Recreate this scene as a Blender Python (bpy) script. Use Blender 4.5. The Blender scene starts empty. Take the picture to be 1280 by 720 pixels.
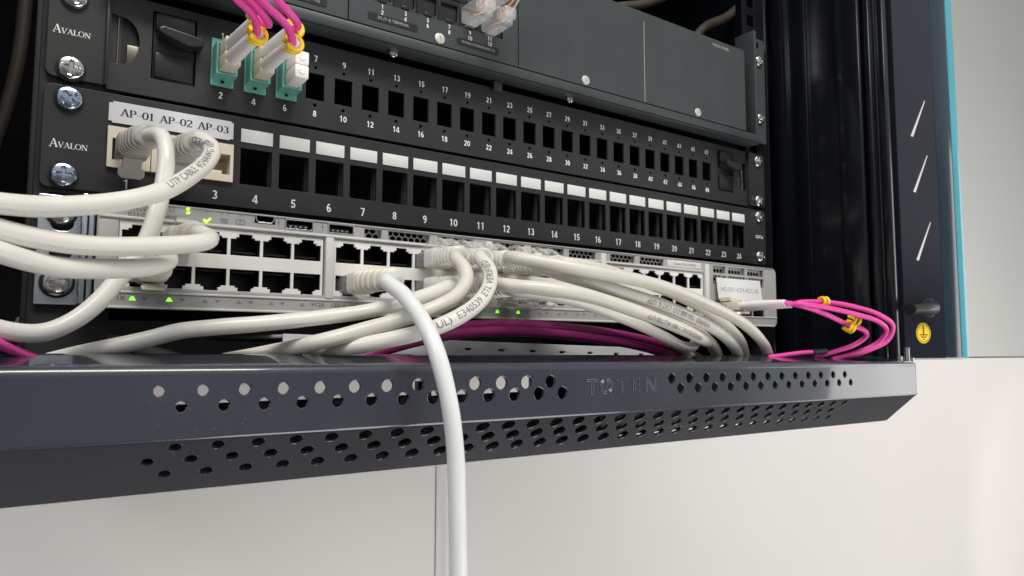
import bpy, bmesh, math, random
from mathutils import Vector, Matrix, Euler
random.seed(7)
S = 0.001                     # the scene is written in millimetres, built in metres
SC = bpy.context.scene
COL = SC.collection
# ------------------------------------------------------------------ camera
CAM = Vector((-247.6, -342.4, -64.9))
ROT = Euler((math.radians(94.75), math.radians(-0.07), math.radians(-35.18)), 'XYZ')
FPX = 887.4                   # focal length in pixels of the 1280 wide photograph
cd = bpy.data.cameras.new('camera'); cam = bpy.data.objects.new('camera', cd); COL.objects.link(cam)
cam.location = CAM * S; cam.rotation_euler = ROT
cd.sensor_width = 36; cd.lens = 36 * FPX / 1280; cd.clip_start = 0.01; cd.clip_end = 50
cd.dof.use_dof = True; cd.dof.focus_distance = 0.33; cd.dof.aperture_fstop = 32
SC.camera = cam
RM = ROT.to_matrix()
# ------------------------------------------------------------------ world and lamps
w = bpy.data.worlds.new('World'); SC.world = w; w.use_nodes = True
bg = w.node_tree.nodes['Background']; bg.inputs[0].default_value = (0.80, 0.86, 0.95, 1); bg.inputs[1].default_value = 0.26
# the room around: pale ceiling, darker floor, a few soft uneven patches for the metal to mirror
wt = w.node_tree; g_ = wt.nodes.new('ShaderNodeTexCoord'); sx_ = wt.nodes.new('ShaderNodeSeparateXYZ'); wt.links.new(g_.outputs['Generated'], sx_.inputs[0])
wn = wt.nodes.new('ShaderNodeTexNoise'); wn.inputs['Scale'].default_value = 2.2; wn.inputs['Detail'].default_value = 2; wt.links.new(g_.outputs['Generated'], wn.inputs['Vector'])
ad_ = wt.nodes.new('ShaderNodeMath'); ad_.operation = 'MULTIPLY_ADD'; ad_.inputs[1].default_value = 1.5; wt.links.new(wn.outputs['Fac'], ad_.inputs[0]); wt.links.new(sx_.outputs['Z'], ad_.inputs[2])
cr = wt.nodes.new('ShaderNodeValToRGB'); wt.links.new(ad_.outputs[0], cr.inputs[0])
cr.color_ramp.elements[0].position = 0.35; cr.color_ramp.elements[0].color = (0.30, 0.28, 0.26, 1)
cr.color_ramp.elements[1].position = 1.1; cr.color_ramp.elements[1].color = (1.5, 1.55, 1.6, 1)
e_ = cr.color_ramp.elements.new(0.78); e_.color = (0.55, 0.56, 0.58, 1)
wt.links.new(cr.outputs[0], bg.inputs[0])
def lamp(name, loc, target, size, power, col, sy=None, shape='RECTANGLE'):
    l = bpy.data.lights.new(name, 'AREA'); l.shape = shape; l.size = size
    if shape == 'RECTANGLE': l.size_y = sy or size
    l.energy = power; l.color = col
    o = bpy.data.objects.new(name, l); COL.objects.link(o); o.location = Vector(loc) * S
    o.rotation_euler = (Vector(target) - Vector(loc)).to_track_quat('-Z', 'Y').to_euler()
    return o
lamp('ceiling_or_fill_light', (-250, -1000, 1500), (0, 0, 0), 1.3, 33, (1.0, 0.96, 0.90), 0.35)
lamp('ceiling_or_fill_light', (-1400, -700, 900), (-100, 0, 0), 0.8, 9, (0.93, 0.96, 1.0), 0.3)
lamp('wall_fill_light', (1700, -600, -200), (1500, 370, -350), 1.0, 9, (1.0, 0.99, 0.98))  # added lamp that makes the wall brighten towards the right
sl_ = bpy.data.lights.new('added_wall_glow', 'SPOT'); sl_.energy = 13; sl_.color = (1.0, 0.98, 0.96); sl_.spot_size = math.radians(34); sl_.spot_blend = 0.35; sl_.shadow_soft_size = 0.05  # added spot; its soft pool stands in for glossy reflections on the wall
so_ = bpy.data.objects.new('added_wall_glow', sl_); COL.objects.link(so_); so_.location = Vector((1500, -900, -900)) * S
so_.rotation_euler = (Vector((1830, 370, -520)) - Vector((1500, -900, -900))).to_track_quat('-Z', 'Y').to_euler()
lamp('ceiling_or_fill_light', (500, -900, -900), (300, 370, -300), 0.9, 12.5, (1.0, 0.985, 0.965))  # added fill from low down that brightens the wall, not a ceiling lamp
SC.view_settings.view_transform = 'Standard'; SC.view_settings.look = 'None'
SC.view_settings.exposure = 0.0; SC.view_settings.gamma = 1.0
SC.render.engine = 'CYCLES'

# ------------------------------------------------------------------ helpers
def at(u, v, y):
    """the point at depth y (mm) on the line of sight of photograph pixel u, v"""
    d = RM @ Vector(((u - 640) / FPX, -(v - 360) / FPX, -1.0))
    return CAM + d * ((y - CAM.y) / d.y)

def mat(name, col, rough=0.5, metal=0.0, spec=0.5, coat=0.0, crough=0.15, noise=0.0, nscale=400, bump=0.0, bscale=900, trans=0.0,
        dust=0.0, emis=None, estr=0.0, alpha=1.0, sss=0.0, var=0.12, ior=1.45):
    m = bpy.data.materials.new(name); m.use_nodes = True
    nt = m.node_tree; b = nt.nodes['Principled BSDF']
    b.inputs['Base Color'].default_value = (*col, 1); b.inputs['Roughness'].default_value = rough
    b.inputs['Metallic'].default_value = metal; b.inputs['Specular IOR Level'].default_value = spec
    b.inputs['Coat Weight'].default_value = coat; b.inputs['Coat Roughness'].default_value = crough
    b.inputs['Transmission Weight'].default_value = trans; b.inputs['Alpha'].default_value = alpha
    b.inputs['IOR'].default_value = ior
    if sss:
        b.inputs['Subsurface Weight'].default_value = sss
        b.inputs['Subsurface Radius'].default_value = (0.0020, 0.0018, 0.0014); b.inputs['Subsurface Scale'].default_value = 1.0
    if emis:
        b.inputs['Emission Color'].default_value = (*emis, 1); b.inputs['Emission Strength'].default_value = estr
    tc = nt.nodes.new('ShaderNodeTexCoord')
    n = nt.nodes.new('ShaderNodeTexNoise'); n.inputs['Scale'].default_value = nscale * 0.12; n.inputs['Detail'].default_value = 5
    nt.links.new(tc.outputs['Object'], n.inputs['Vector'])
    mx = nt.nodes.new('ShaderNodeMix'); mx.data_type = 'RGBA'
    mx.inputs[6].default_value = (*[c * (1 - var) for c in col], 1); mx.inputs[7].default_value = (*[min(1, c * (1 + var)) for c in col], 1)
    nt.links.new(n.outputs['Fac'], mx.inputs[0]); nt.links.new(mx.outputs[2], b.inputs['Base Color'])
    if dust:
        n3 = nt.nodes.new('ShaderNodeTexNoise'); n3.inputs['Scale'].default_value = 700; n3.inputs['Detail'].default_value = 2
        n4 = nt.nodes.new('ShaderNodeTexNoise'); n4.inputs['Scale'].default_value = 14; n4.inputs['Detail'].default_value = 4
        nt.links.new(tc.outputs['Object'], n3.inputs['Vector']); nt.links.new(tc.outputs['Object'], n4.inputs['Vector'])
        r3 = nt.nodes.new('ShaderNodeMapRange'); r3.inputs[1].default_value = 0.64; r3.inputs[2].default_value = 0.74; nt.links.new(n3.outputs['Fac'], r3.inputs[0])
        r4 = nt.nodes.new('ShaderNodeMapRange'); r4.inputs[1].default_value = 0.45; r4.inputs[2].default_value = 0.75; nt.links.new(n4.outputs['Fac'], r4.inputs[0])
        mm = nt.nodes.new('ShaderNodeMath'); mm.operation = 'MULTIPLY'; nt.links.new(r3.outputs[0], mm.inputs[0]); nt.links.new(r4.outputs[0], mm.inputs[1])
        m2 = nt.nodes.new('ShaderNodeMath'); m2.operation = 'MULTIPLY_ADD'; m2.inputs[1].default_value = dust; nt.links.new(mm.outputs[0], m2.inputs[0])
        m5 = nt.nodes.new('ShaderNodeMath'); m5.operation = 'MULTIPLY'; m5.inputs[1].default_value = dust*0.12; nt.links.new(r4.outputs[0], m5.inputs[0]); nt.links.new(m5.outputs[0], m2.inputs[2])
        md = nt.nodes.new('ShaderNodeMix'); md.data_type = 'RGBA'; md.inputs[7].default_value = (0.42, 0.41, 0.39, 1)
        nt.links.new(m2.outputs[0], md.inputs[0]); nt.links.new(mx.outputs[2], md.inputs[6]); nt.links.new(md.outputs[2], b.inputs['Base Color'])
    mr = nt.nodes.new('ShaderNodeMapRange'); mr.inputs[3].default_value = max(0.02, rough - 0.08 - noise); mr.inputs[4].default_value = min(1, rough + 0.08 + noise)
    nt.links.new(n.outputs['Fac'], mr.inputs[0]); nt.links.new(mr.outputs[0], b.inputs['Roughness'])
    if bump:
        n2 = nt.nodes.new('ShaderNodeTexNoise'); n2.inputs['Scale'].default_value = bscale; n2.inputs['Detail'].default_value = 3
        nt.links.new(tc.outputs['Object'], n2.inputs['Vector'])
        bp = nt.nodes.new('ShaderNodeBump'); bp.inputs['Strength'].default_value = bump; bp.inputs['Distance'].default_value = 0.0002
        nt.links.new(n2.outputs['Fac'], bp.inputs['Height']); nt.links.new(bp.outputs[0], b.inputs['Normal'])
    return m
M = dict(
    panel=mat('black_powder_coat', (0.020, 0.020, 0.021), 0.48, bump=0.25, bscale=1500, noise=0.06, dust=0.10),
    unit=mat('dark_grey_coat', (0.040, 0.047, 0.050), 0.42, bump=0.15, bscale=1500, noise=0.08, dust=0.12),
    lip=mat('slate_grey_paint', (0.030, 0.034, 0.046), 0.30, coat=1.0, crough=0.05, bump=0.12, bscale=800, noise=0.12, nscale=90, dust=0.15),
    cab=mat('gloss_black_paint', (0.006, 0.007, 0.010), 0.22, coat=0.3, noise=0.05, nscale=60),
    dark=mat('dark_interior', (0.004, 0.004, 0.005), 0.6),
    socket=mat('black_plastic', (0.008, 0.009, 0.011), 0.35),
    knob=mat('dark_bronze_metal', (0.07, 0.065, 0.06), 0.34, metal=0.8),
    latch=mat('satin_black_plastic', (0.016, 0.016, 0.017), 0.33, noise=0.05),
    swface=mat('warm_grey_plastic', (0.37, 0.37, 0.355), 0.42, noise=0.05, var=0.04),
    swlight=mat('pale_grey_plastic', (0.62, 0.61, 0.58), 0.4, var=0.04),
    port=mat('port_block_plastic', (0.78, 0.77, 0.73), 0.4, var=0.05),
    swdark=mat('grey_print', (0.10, 0.10, 0.10), 0.6),
    icon=mat('soft_grey_print', (0.20, 0.20, 0.20), 0.6),
    zinc=mat('zinc_plate', (0.62, 0.66, 0.72), 0.25, metal=0.9, noise=0.1, nscale=250, var=0.2),
    screw=mat('nickel_screw', (0.78, 0.77, 0.74), 0.16, metal=1.0, noise=0.08, nscale=900, var=0.15),
    screwflat=mat('satin_screw', (0.75, 0.74, 0.68), 0.42, metal=0.7, var=0.05),
    screwblue=mat('blue_zinc_screw', (0.58, 0.66, 0.80), 0.18, metal=1.0, noise=0.08, nscale=900, var=0.2),
    steel=mat('bright_steel', (0.7, 0.7, 0.7), 0.25, metal=1.0, var=0.1),
    brass=mat('brass_sheet', (0.22, 0.20, 0.16), 0.35, metal=0.9),
    gold=mat('gold_contact', (0.65, 0.45, 0.18), 0.35, metal=1.0),
    cable=mat('ivory_cable_jacket', (0.64, 0.625, 0.575), 0.30, sss=0.10, var=0.09, bump=0.3, bscale=220, nscale=500),
    cable2=mat('aged_cable_jacket', (0.60, 0.58, 0.51), 0.33, sss=0.10, var=0.10, bump=0.3, bscale=220, nscale=500),
    cablew=mat('white_cable_jacket', (0.68, 0.695, 0.68), 0.28, sss=0.10, var=0.07, bump=0.4, bscale=180, nscale=500),
    cabledim=mat('shade_dark_cable_jacket', (0.075, 0.06, 0.05), 0.5, var=0.15),  # shade of the dark cabinet corners put into the jacket colour
    boot=mat('ivory_boot', (0.66, 0.63, 0.54), 0.42, sss=0.1, var=0.05),
    bootgrey=mat('grey_boot', (0.38, 0.36, 0.33), 0.42, var=0.06),
    clear=mat('clear_plastic', (0.93, 0.93, 0.90), 0.10, alpha=0.24, var=0.03, spec=1.0, coat=1.0),
    clearboot=mat('frosted_boot', (0.86, 0.85, 0.79), 0.20, alpha=0.72, sss=0.1, spec=0.8, coat=0.5, var=0.04),
    cream=mat('cream_plastic', (0.72, 0.66, 0.53), 0.4, var=0.06),
    beige=mat('beige_connector', (0.62, 0.54, 0.42), 0.35, var=0.06),
    teal=mat('teal_adapter', (0.13, 0.36, 0.31), 0.32, var=0.10, sss=0.05),
    whiteplastic=mat('white_boot', (0.84, 0.80, 0.78), 0.3, var=0.03, sss=0.1),
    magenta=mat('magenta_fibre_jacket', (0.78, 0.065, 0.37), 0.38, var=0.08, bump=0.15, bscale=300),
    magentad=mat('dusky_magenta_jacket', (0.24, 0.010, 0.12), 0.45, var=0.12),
    yellow=mat('yellow_clip_plastic', (0.90, 0.60, 0.02), 0.32, var=0.06),
    paper=mat('label_paper', (0.60, 0.61, 0.64), 0.55, var=0.03),
    paperw=mat('label_card', (0.66, 0.67, 0.65), 0.5, var=0.04),
    ink=mat('black_ink', (0.012, 0.012, 0.014), 0.5),
    inkc=mat('cable_ink', (0.17, 0.165, 0.15), 0.6),
    white=mat('white_print', (0.80, 0.80, 0.78), 0.5, var=0.05),
    led=mat('green_led', (0.25, 0.8, 0.1), 0.4, emis=(0.28, 1.0, 0.05), estr=1.1),
    ledy=mat('lime_led', (0.5, 0.9, 0.1), 0.4, emis=(0.50, 1.0, 0.03), estr=1.3),
    wall=mat('wall_paint', (0.69, 0.66, 0.63), 0.36, noise=0.06, nscale=20, var=0.025, bump=0.15, bscale=90),
    walltrim=mat('wall_joint', (0.62, 0.60, 0.575), 0.35, var=0.03),
    glass=mat('clear_glass', (0.83, 0.86, 0.855), 0.03, trans=1.0, var=0.0, ior=1.05, spec=0.3),
    ceramic=mat('glass_border', (0.008, 0.010, 0.017), 0.10, coat=0.5, var=0.1),
    tealglass=mat('dark_bluish_glass', (0.018, 0.032, 0.045), 0.16, coat=0.15, var=0.3, nscale=90, noise=0.05),
    tealedge=mat('teal_glass_edge', (0.08, 0.33, 0.40), 0.22, var=0.25, nscale=120, coat=0.3),
    orange=mat('orange_wire', (0.75, 0.22, 0.08), 0.4), wirew=mat('white_wire', (0.7, 0.62, 0.56), 0.4),
    tray=mat('light_grey_shelf', (0.62, 0.63, 0.64), 0.4, var=0.05),
)
ATW = {}                      # world position (mm) of every object's origin

def tag(o, label=None, cat=None, group=None, kind=None):
    for k, v in (('label', label), ('category', cat), ('group', group), ('kind', kind)):
        if v: o[k] = v
    return o
def thing(name, loc, label, cat, group=None):
    o = bpy.data.objects.new(name, None); COL.objects.link(o); o.empty_display_size = 0.01
    o.location = Vector(loc) * S; ATW[o.name] = Vector(loc)
    return tag(o, label, cat, group)

class MB:
    def __init__(s): s.v = []; s.f = []; s.sm = []
    def add(s, vs, fs, smooth=False, T=None):
        n = len(s.v)
        s.v += [(T @ Vector(p)) if T else Vector(p) for p in vs]
        s.f += [[i + n for i in f] for f in fs]; s.sm += [smooth] * len(fs); return s
    def box(s, x0, x1, y0, y1, z0, z1, bev=0.0, T=None, seg=2):
        bm = bmesh.new()
        mt = Matrix.Translation(((x0+x1)/2, (y0+y1)/2, (z0+z1)/2)) @ Matrix.Diagonal((abs(x1-x0), abs(y1-y0), abs(z1-z0), 1))
        bmesh.ops.create_cube(bm, size=1, matrix=mt)
        if bev: bmesh.ops.bevel(bm, geom=bm.edges[:], offset=bev, segments=seg, affect='EDGES', profile=0.5)
        bm.verts.ensure_lookup_table()
        for i, v in enumerate(bm.verts): v.index = i
        s.add([v.co.copy() for v in bm.verts], [[v.index for v in f.verts] for f in bm.faces], bool(bev), T); bm.free(); return s
    def tube(s, pts, r, seg=20, cap=True, closed=False):
        n = len(pts); rs = r if isinstance(r, (list, tuple)) else [r] * n
        fr = frames(pts); base = len(s.v)
        for p, (t, a, b), rr in zip(pts, fr, rs):
            for k in range(seg):
                th = 2 * math.pi * k / seg
                s.v.append(p + a * (rr * math.cos(th)) + b * (rr * math.sin(th)))
        for i in range(n - 1):
            for k in range(seg):
                k2 = (k + 1) % seg
                s.f.append([base + i*seg + k, base + i*seg + k2, base + (i+1)*seg + k2, base + (i+1)*seg + k]); s.sm.append(True)
        if cap:
            s.f.append([base + k for k in range(seg)][::-1]); s.sm.append(False)
            s.f.append([base + (n-1)*seg + k for k in range(seg)]); s.sm.append(False)
        return s
    def cyl(s, a, b, r, seg=24, r2=None):
        return s.tube([Vector(a), Vector(b)], [r, r2 if r2 is not None else r], seg)
    def plate(s, outer, holes=(), t=1.0, bev=0.0, T=None, res=1):
        """flat plate in x,z with holes; front face at y=0, going back to y=t"""
        cu = bpy.data.curves.new('tmp', 'CURVE'); cu.dimensions = '2D'; cu.fill_mode = 'BOTH'
        cu.extrude = t / 2 - bev; cu.bevel_depth = bev; cu.offset = -bev; cu.bevel_resolution = res
        holes = [[(x + jx, z + jz) for x, z in h] for h in holes for jx, jz in [(random.uniform(-.012, .012), random.uniform(-.012, .012))]]
        for poly in [outer] + list(holes):
            sp = cu.splines.new('POLY'); sp.points.add(len(poly) - 1); sp.use_cyclic_u = True
            for q, (x, z) in zip(sp.points, poly): q.co = (x, z, 0, 1)
        s._curve(cu, (T or Matrix()) @ Matrix(((1,0,0,0),(0,0,-1,t/2),(0,1,0,0),(0,0,0,1))), False); return s
    def _curve(s, cu, T, smooth):
        o = bpy.data.objects.new('tmp', cu); me = o.to_mesh()
        s.add([v.co.copy() for v in me.vertices], [list(p.vertices) for p in me.polygons], smooth, T)
        o.to_mesh_clear(); bpy.data.objects.remove(o); bpy.data.curves.remove(cu)
    def text(s, txt, x, y, z, h, T=None, bold=0.0, align='CENTER', wscale=1.0, outline=0.0, deform=None):
        cu = bpy.data.curves.new('tmp', 'FONT'); cu.body = txt; cu.size = h / 0.70; cu.align_x = align; cu.align_y = 'CENTER'
        cu.offset = bold; cu.resolution_u = 3
        if outline: cu.fill_mode = 'NONE'; cu.bevel_depth = outline
        Tm = Matrix.Translation((x, y, z)) @ Matrix(((wscale,0,0,0),(0,0,-1,0),(0,1,0,0),(0,0,0,1)))
        if T: Tm = T @ Tm
        if deform: Tm = Matrix.Diagonal((wscale, 1, 1, 1))
        n = len(s.v)
        if deform:
            tm = MB(); tm._curve(cu, Tm, False); bm = bmesh.new(); vv = [bm.verts.new(p) for p in tm.v]
            for f in tm.f:
                try: bm.faces.new([vv[i] for i in f])
                except ValueError: pass
            ys = [p.y for p in tm.v]; xs = [p.x for p in tm.v]
            for k in range(1, int((max(ys)-min(ys))/0.35)+1):
                bmesh.ops.bisect_plane(bm, geom=bm.verts[:]+bm.edges[:]+bm.faces[:], plane_co=(0, min(ys)+0.35*k, 0), plane_no=(0,1,0))
            for k in range(1, int((max(xs)-min(xs))/1.0)+1):
                bmesh.ops.bisect_plane(bm, geom=bm.verts[:]+bm.edges[:]+bm.faces[:], plane_co=(min(xs)+1.0*k, 0, 0), plane_no=(1,0,0))
            for i, v in enumerate(bm.verts): v.index = i
            s.add([v.co.copy() for v in bm.verts], [[v.index for v in f.verts] for f in bm.faces]); bm.free()
        else: s._curve(cu, Tm, False)
        if deform:
            for i in range(n, len(s.v)): s.v[i] = deform(s.v[i].x, s.v[i].y)
        return s
    def lathe(s, prof, c, axis=(0,-1,0), seg=32, hfun=None):
        """prof: list of (radius, height along axis)"""
        ax = Vector(axis).normalized(); a = ax.orthogonal().normalized(); b = ax.cross(a); c = Vector(c); base = len(s.v)
        for r, h in prof:
            for k in range(seg):
                th = 2*math.pi*k/seg; hh = h + (hfun(r*math.cos(th), r*math.sin(th)) if hfun else 0)
                s.v.append(c + a*(r*math.cos(th)) + b*(r*math.sin(th)) + ax*hh)
        for i in range(len(prof)-1):
            for k in range(seg):
                k2 = (k+1) % seg; s.f.append([base+i*seg+k, base+i*seg+k2, base+(i+1)*seg+k2, base+(i+1)*seg+k]); s.sm.append(True)
        s.f.append([base+(len(prof)-1)*seg+k for k in range(seg)]); s.sm.append(False)
        return s
    def build(s, name, material, parent=None, label=None):
        me = bpy.data.meshes.new(name)
        org = ATW[parent.name] if parent else Vector((0,0,0))
        me.from_pydata([(p - org) * S for p in s.v], [], s.f); me.update()
        for p, q in zip(me.polygons, s.sm): p.use_smooth = q
        me.materials.append(M[material])
        bm = bmesh.new(); bm.from_mesh(me); bmesh.ops.recalc_face_normals(bm, faces=bm.faces[:]); bm.to_mesh(me); bm.free()
        if any(s.sm) and hasattr(me, 'set_sharp_from_angle'): me.set_sharp_from_angle(angle=math.radians(42))
        o = bpy.data.objects.new(name, me); COL.objects.link(o)
        if parent: o.parent = parent
        ATW[o.name] = org.copy()
        if label: o['label'] = label
        return o

def frames(pts):
    n = len(pts); T = []
    for i in range(n):
        d = pts[min(i+1, n-1)] - pts[max(i-1, 0)]; T.append(d.normalized() if d.length > 1e-9 else Vector((0,0,1)))
    a = T[0].orthogonal().normalized(); out = []
    for t in T:
        a = (a - t * a.dot(t)); a = a.normalized() if a.length > 1e-6 else t.orthogonal().normalized()
        out.append((t, a, t.cross(a)))
    return out
def smooth(ctrl, step=2.0):
    """centripetal-like Catmull-Rom through the control points, resampled evenly"""
    P = [Vector(c) for c in ctrl]; P = [P[0]*2 - P[1]] + P + [P[-1]*2 - P[-2]]; out = []
    for i in range(1, len(P)-2):
        p0, p1, p2, p3 = P[i-1:i+3]
        t0 = 0; t1 = t0 + max(1e-4, (p1-p0).length)**0.5; t2 = t1 + max(1e-4, (p2-p1).length)**0.5; t3 = t2 + max(1e-4, (p3-p2).length)**0.5
        for k in range(24):
            t = t1 + (t2-t1)*k/24
            A1 = p0*((t1-t)/(t1-t0)) + p1*((t-t0)/(t1-t0)); A2 = p1*((t2-t)/(t2-t1)) + p2*((t-t1)/(t2-t1)); A3 = p2*((t3-t)/(t3-t2)) + p3*((t-t2)/(t3-t2))
            B1 = A1*((t2-t)/(t2-t0)) + A2*((t-t0)/(t2-t0)); B2 = A2*((t3-t)/(t3-t1)) + A3*((t-t1)/(t3-t1))
            out.append(B1*((t2-t)/(t2-t1)) + B2*((t-t1)/(t2-t1)))
    out.append(P[-2]); L = [0]
    for a, b in zip(out, out[1:]): L.append(L[-1] + (b-a).length)
    n = max(2, int(L[-1]/step)); res = []; j = 0
    for k in range(n+1):
        s_ = L[-1]*k/n
        while j < len(L)-2 and L[j+1] < s_: j += 1
        f = (s_-L[j])/max(1e-9, L[j+1]-L[j]); res.append(out[j].lerp(out[j+1], min(1, f)))
    return res
def circ(x, z, r, n=16, rz=None):
    return [(x + r*math.cos(2*math.pi*k/n), z + (rz or r)*math.sin(2*math.pi*k/n)) for k in range(n)]
def rect(x0, x1, z0, z1): return [(x0,z0),(x1,z0),(x1,z1),(x0,z1)]
def rrect(x0, x1, z0, z1, r=(1,1,1,1), n=5):
    """rounded rectangle; radii bottom-left, bottom-right, top-right, top-left"""
    out = []
    for (cx, cz, rr, a0) in ((x0+r[0], z0+r[0], r[0], 180), (x1-r[1], z0+r[1], r[1], 270), (x1-r[2], z1-r[2], r[2], 0), (x0+r[3], z1-r[3], r[3], 90)):
        if rr <= 0: out.append((cx, cz)); continue
        for k in range(n+1):
            a = math.radians(a0 + 90*k/n); out.append((cx + rr*math.cos(a), cz + rr*math.sin(a)))
    return out
def shift(x=0, y=0, z=0): return Matrix.Translation((x, y, z))

# ---- serif letters drawn as strokes (x0,z0,x1,z1,w0,w1) in a box one unit high
def arc(cx, cz, rx, rz, a0, a1, n=10, wmin=0.05, wmax=0.16):
    out = []
    for k in range(n):
        a, b = math.radians(a0+(a1-a0)*k/n), math.radians(a0+(a1-a0)*(k+1)/n)
        wa, wb = wmin+(wmax-wmin)*abs(math.cos(a))**1.5, wmin+(wmax-wmin)*abs(math.cos(b))**1.5
        out.append((cx+rx*math.cos(a), cz+rz*math.sin(a), cx+rx*math.cos(b), cz+rz*math.sin(b), wa, wb))
    return out
t_, k_ = 0.06, 0.16
GL = {
 'A': (0.78, [(0.10,0.02,0.39,1,t_,t_),(0.39,1,0.68,0.02,k_,k_),(0.2,0.34,0.58,0.34,t_,t_),(0,0.02,0.24,0.02,t_,t_),(0.54,0.02,0.80,0.02,t_,t_)]),
 'V': (0.76, [(0.10,0.98,0.38,0,k_,k_),(0.38,0,0.66,0.98,t_,t_),(0,0.98,0.26,0.98,t_,t_),(0.54,0.98,0.78,0.98,t_,t_)]),
 'L': (0.64, [(0.17,0,0.17,1,k_,k_),(0.04,0.98,0.32,0.98,t_,t_),(0.04,0.02,0.58,0.02,t_,t_),(0.58,0,0.6,0.24,t_,t_)]),
 'O': (0.84, arc(0.42,0.5,0.36,0.48,0,360,20)),
 'N': (0.84, [(0.16,0,0.16,0.98,t_,t_),(0.14,0.98,0.70,0.02,k_,k_),(0.70,0,0.70,1,t_,t_),(0.02,0.98,0.2,0.98,t_,t_),(0.04,0.02,0.28,0.02,t_,t_),(0.58,0.98,0.82,0.98,t_,t_)]),
 'P': (0.66, [(0.16,0,0.16,1,k_,k_),(0.04,0.02,0.3,0.02,t_,t_),(0.04,0.98,0.34,0.98,t_,t_),(0.16,0.47,0.34,0.47,t_,t_)]+arc(0.33,0.725,0.24,0.255,-90,90)),
 '-': (0.50, [(0.05,0.36,0.45,0.36,0.05,0.05)]),
 '0': (0.62, arc(0.30,0.5,0.23,0.48,0,360,20)),
 '1': (0.50, [(0.26,0,0.26,1,k_,k_),(0.10,0.02,0.42,0.02,t_,t_),(0.10,0.84,0.26,0.98,t_,t_)]),
 '2': (0.60, arc(0.29,0.74,0.2,0.24,170,-35,9)+[(0.455,0.60,0.08,0.06,0.10,0.05),(0.06,0.05,0.52,0.05,0.10,0.10),(0.52,0.05,0.54,0.2,t_,t_)]),
 '3': (0.60, arc(0.28,0.75,0.19,0.23,150,-80,9)+arc(0.28,0.27,0.22,0.26,85,-150,10)),
 ' ': (0.50, []),
}
kk = 0.155
def ar(cx, cz, rx, rz, a0, a1, n=9): return arc(cx, cz, rx, rz, a0, a1, n, kk, kk)
SG = {
 '0': (0.62, ar(0.31,0.5,0.225,0.42,0,360,16)),
 '1': (0.62, [(0.36,0,0.36,1,kk,kk),(0.13,0.78,0.34,0.93,0.12,0.12)]),
 '2': (0.62, ar(0.31,0.70,0.20,0.225,165,-35,8)+[(0.47,0.58,0.12,0.10,kk,kk),(0.06,0.075,0.55,0.075,kk,kk)]),
 '3': (0.62, ar(0.29,0.725,0.18,0.20,150,-85,8)+ar(0.29,0.275,0.21,0.20,85,-150,9)),
 '4': (0.62, [(0.42,0,0.42,1,kk,kk),(0.38,0.97,0.03,0.30,0.10,0.10),(0.0,0.25,0.62,0.25,0.13,0.13)]),
 '5': (0.62, [(0.15,0.93,0.54,0.93,0.14,0.14),(0.17,0.98,0.12,0.50,0.13,0.13)]+ar(0.29,0.32,0.21,0.25,120,-155,10)),
 '6': (0.62, ar(0.31,0.30,0.20,0.225,0,360,14)+ar(0.38,0.45,0.29,0.48,85,185,8)),
 '7': (0.62, [(0.05,0.93,0.56,0.93,0.14,0.14),(0.51,0.92,0.24,0,kk,kk)]),
 '8': (0.62, ar(0.31,0.73,0.17,0.195,0,360,14)+ar(0.31,0.27,0.205,0.20,0,360,14)),
 '9': (0.62, ar(0.31,0.70,0.20,0.225,0,360,14)+ar(0.24,0.55,0.29,0.48,-95,5,8)),
}
def digits(mb, txt, xc, y, z, h, sx=1.0):
    """bold sans figures, centred on xc and z"""
    wd = sum(SG[c][0] for c in txt)*h*sx + 0.06*h*(len(txt)-1)
    global GL
    keep = GL; GL = SG
    x = xc - wd/2
    for c in txt: serif(mb, c, x, y, z - h/2, h, sx); x += (SG[c][0]*sx + 0.06)*h
    GL = keep
    return mb
def serif(mb, txt, x, y, z, h, sx=1.0, big=None):
    """writes txt from x rightwards on the plane y; big = height factor of the first letter"""
    e = 0
    for i, ch in enumerate(txt):
        hh = h * (big if (big and i == 0) else 1.0); wd, st = GL[ch]
        for (x0, z0, x1, z1, w0, w1) in st:
            a = Vector((x + x0*hh*sx, 0, z + z0*hh)); b = Vector((x + x1*hh*sx, 0, z + z1*hh)); d = (b-a).normalized() if (b-a).length > 0 else Vector((1,0,0))
            nn = Vector((-d.z, 0, d.x)); e += 1; yy = y - 0.001*(e % 7)
            q = [a+nn*w0*hh/2-d*0.01*hh, a-nn*w0*hh/2-d*0.01*hh, b-nn*w1*hh/2+d*0.01*hh, b+nn*w1*hh/2+d*0.01*hh]
            mb.add([(p.x, yy, p.z) for p in q], [[0,1,2,3]])
        x += wd*hh*sx
    return x
def screw(parent, x, y, z, r=5.2, material='screw', rot=0.3, slot=False, washer=True, h=2.6):
    mb = MB(); c, sn = math.cos(rot), math.sin(rot)
    def rec(a, b):
        p, q = a*c - b*sn, a*sn + b*c; k = 0.13*r*2
        if slot: return -0.6 if abs(p) < 0.15*r else 0
        d = math.hypot(p, q)
        if (abs(p) < k*0.6 and abs(q) < 0.66*r) or (abs(q) < k*0.6 and abs(p) < 0.66*r): return -min(1.5, 2.0*(1 - d/(0.8*r)) + 0.8)
        return 0
    prof = [(r*1.0, 0), (r*0.995, h*0.25), (r*0.97, h*0.42)] + [(r*q, h*(0.45 + 0.55*math.sqrt(max(0, 1-q*q)))) for q in [0.94-0.035*j for j in range(26)]] + [(0.01, h)]
    mb.lathe(prof, (x, y, z), seg=72, hfun=rec)
    o = mb.build('screw', material, parent)
    if washer:
        MB().lathe([(r*1.13, 0), (r*1.13, 0.5), (r*0.9, 0.6)], (x, y+0.2, z), seg=32).build('washer', 'latch', o)
    return o

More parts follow.
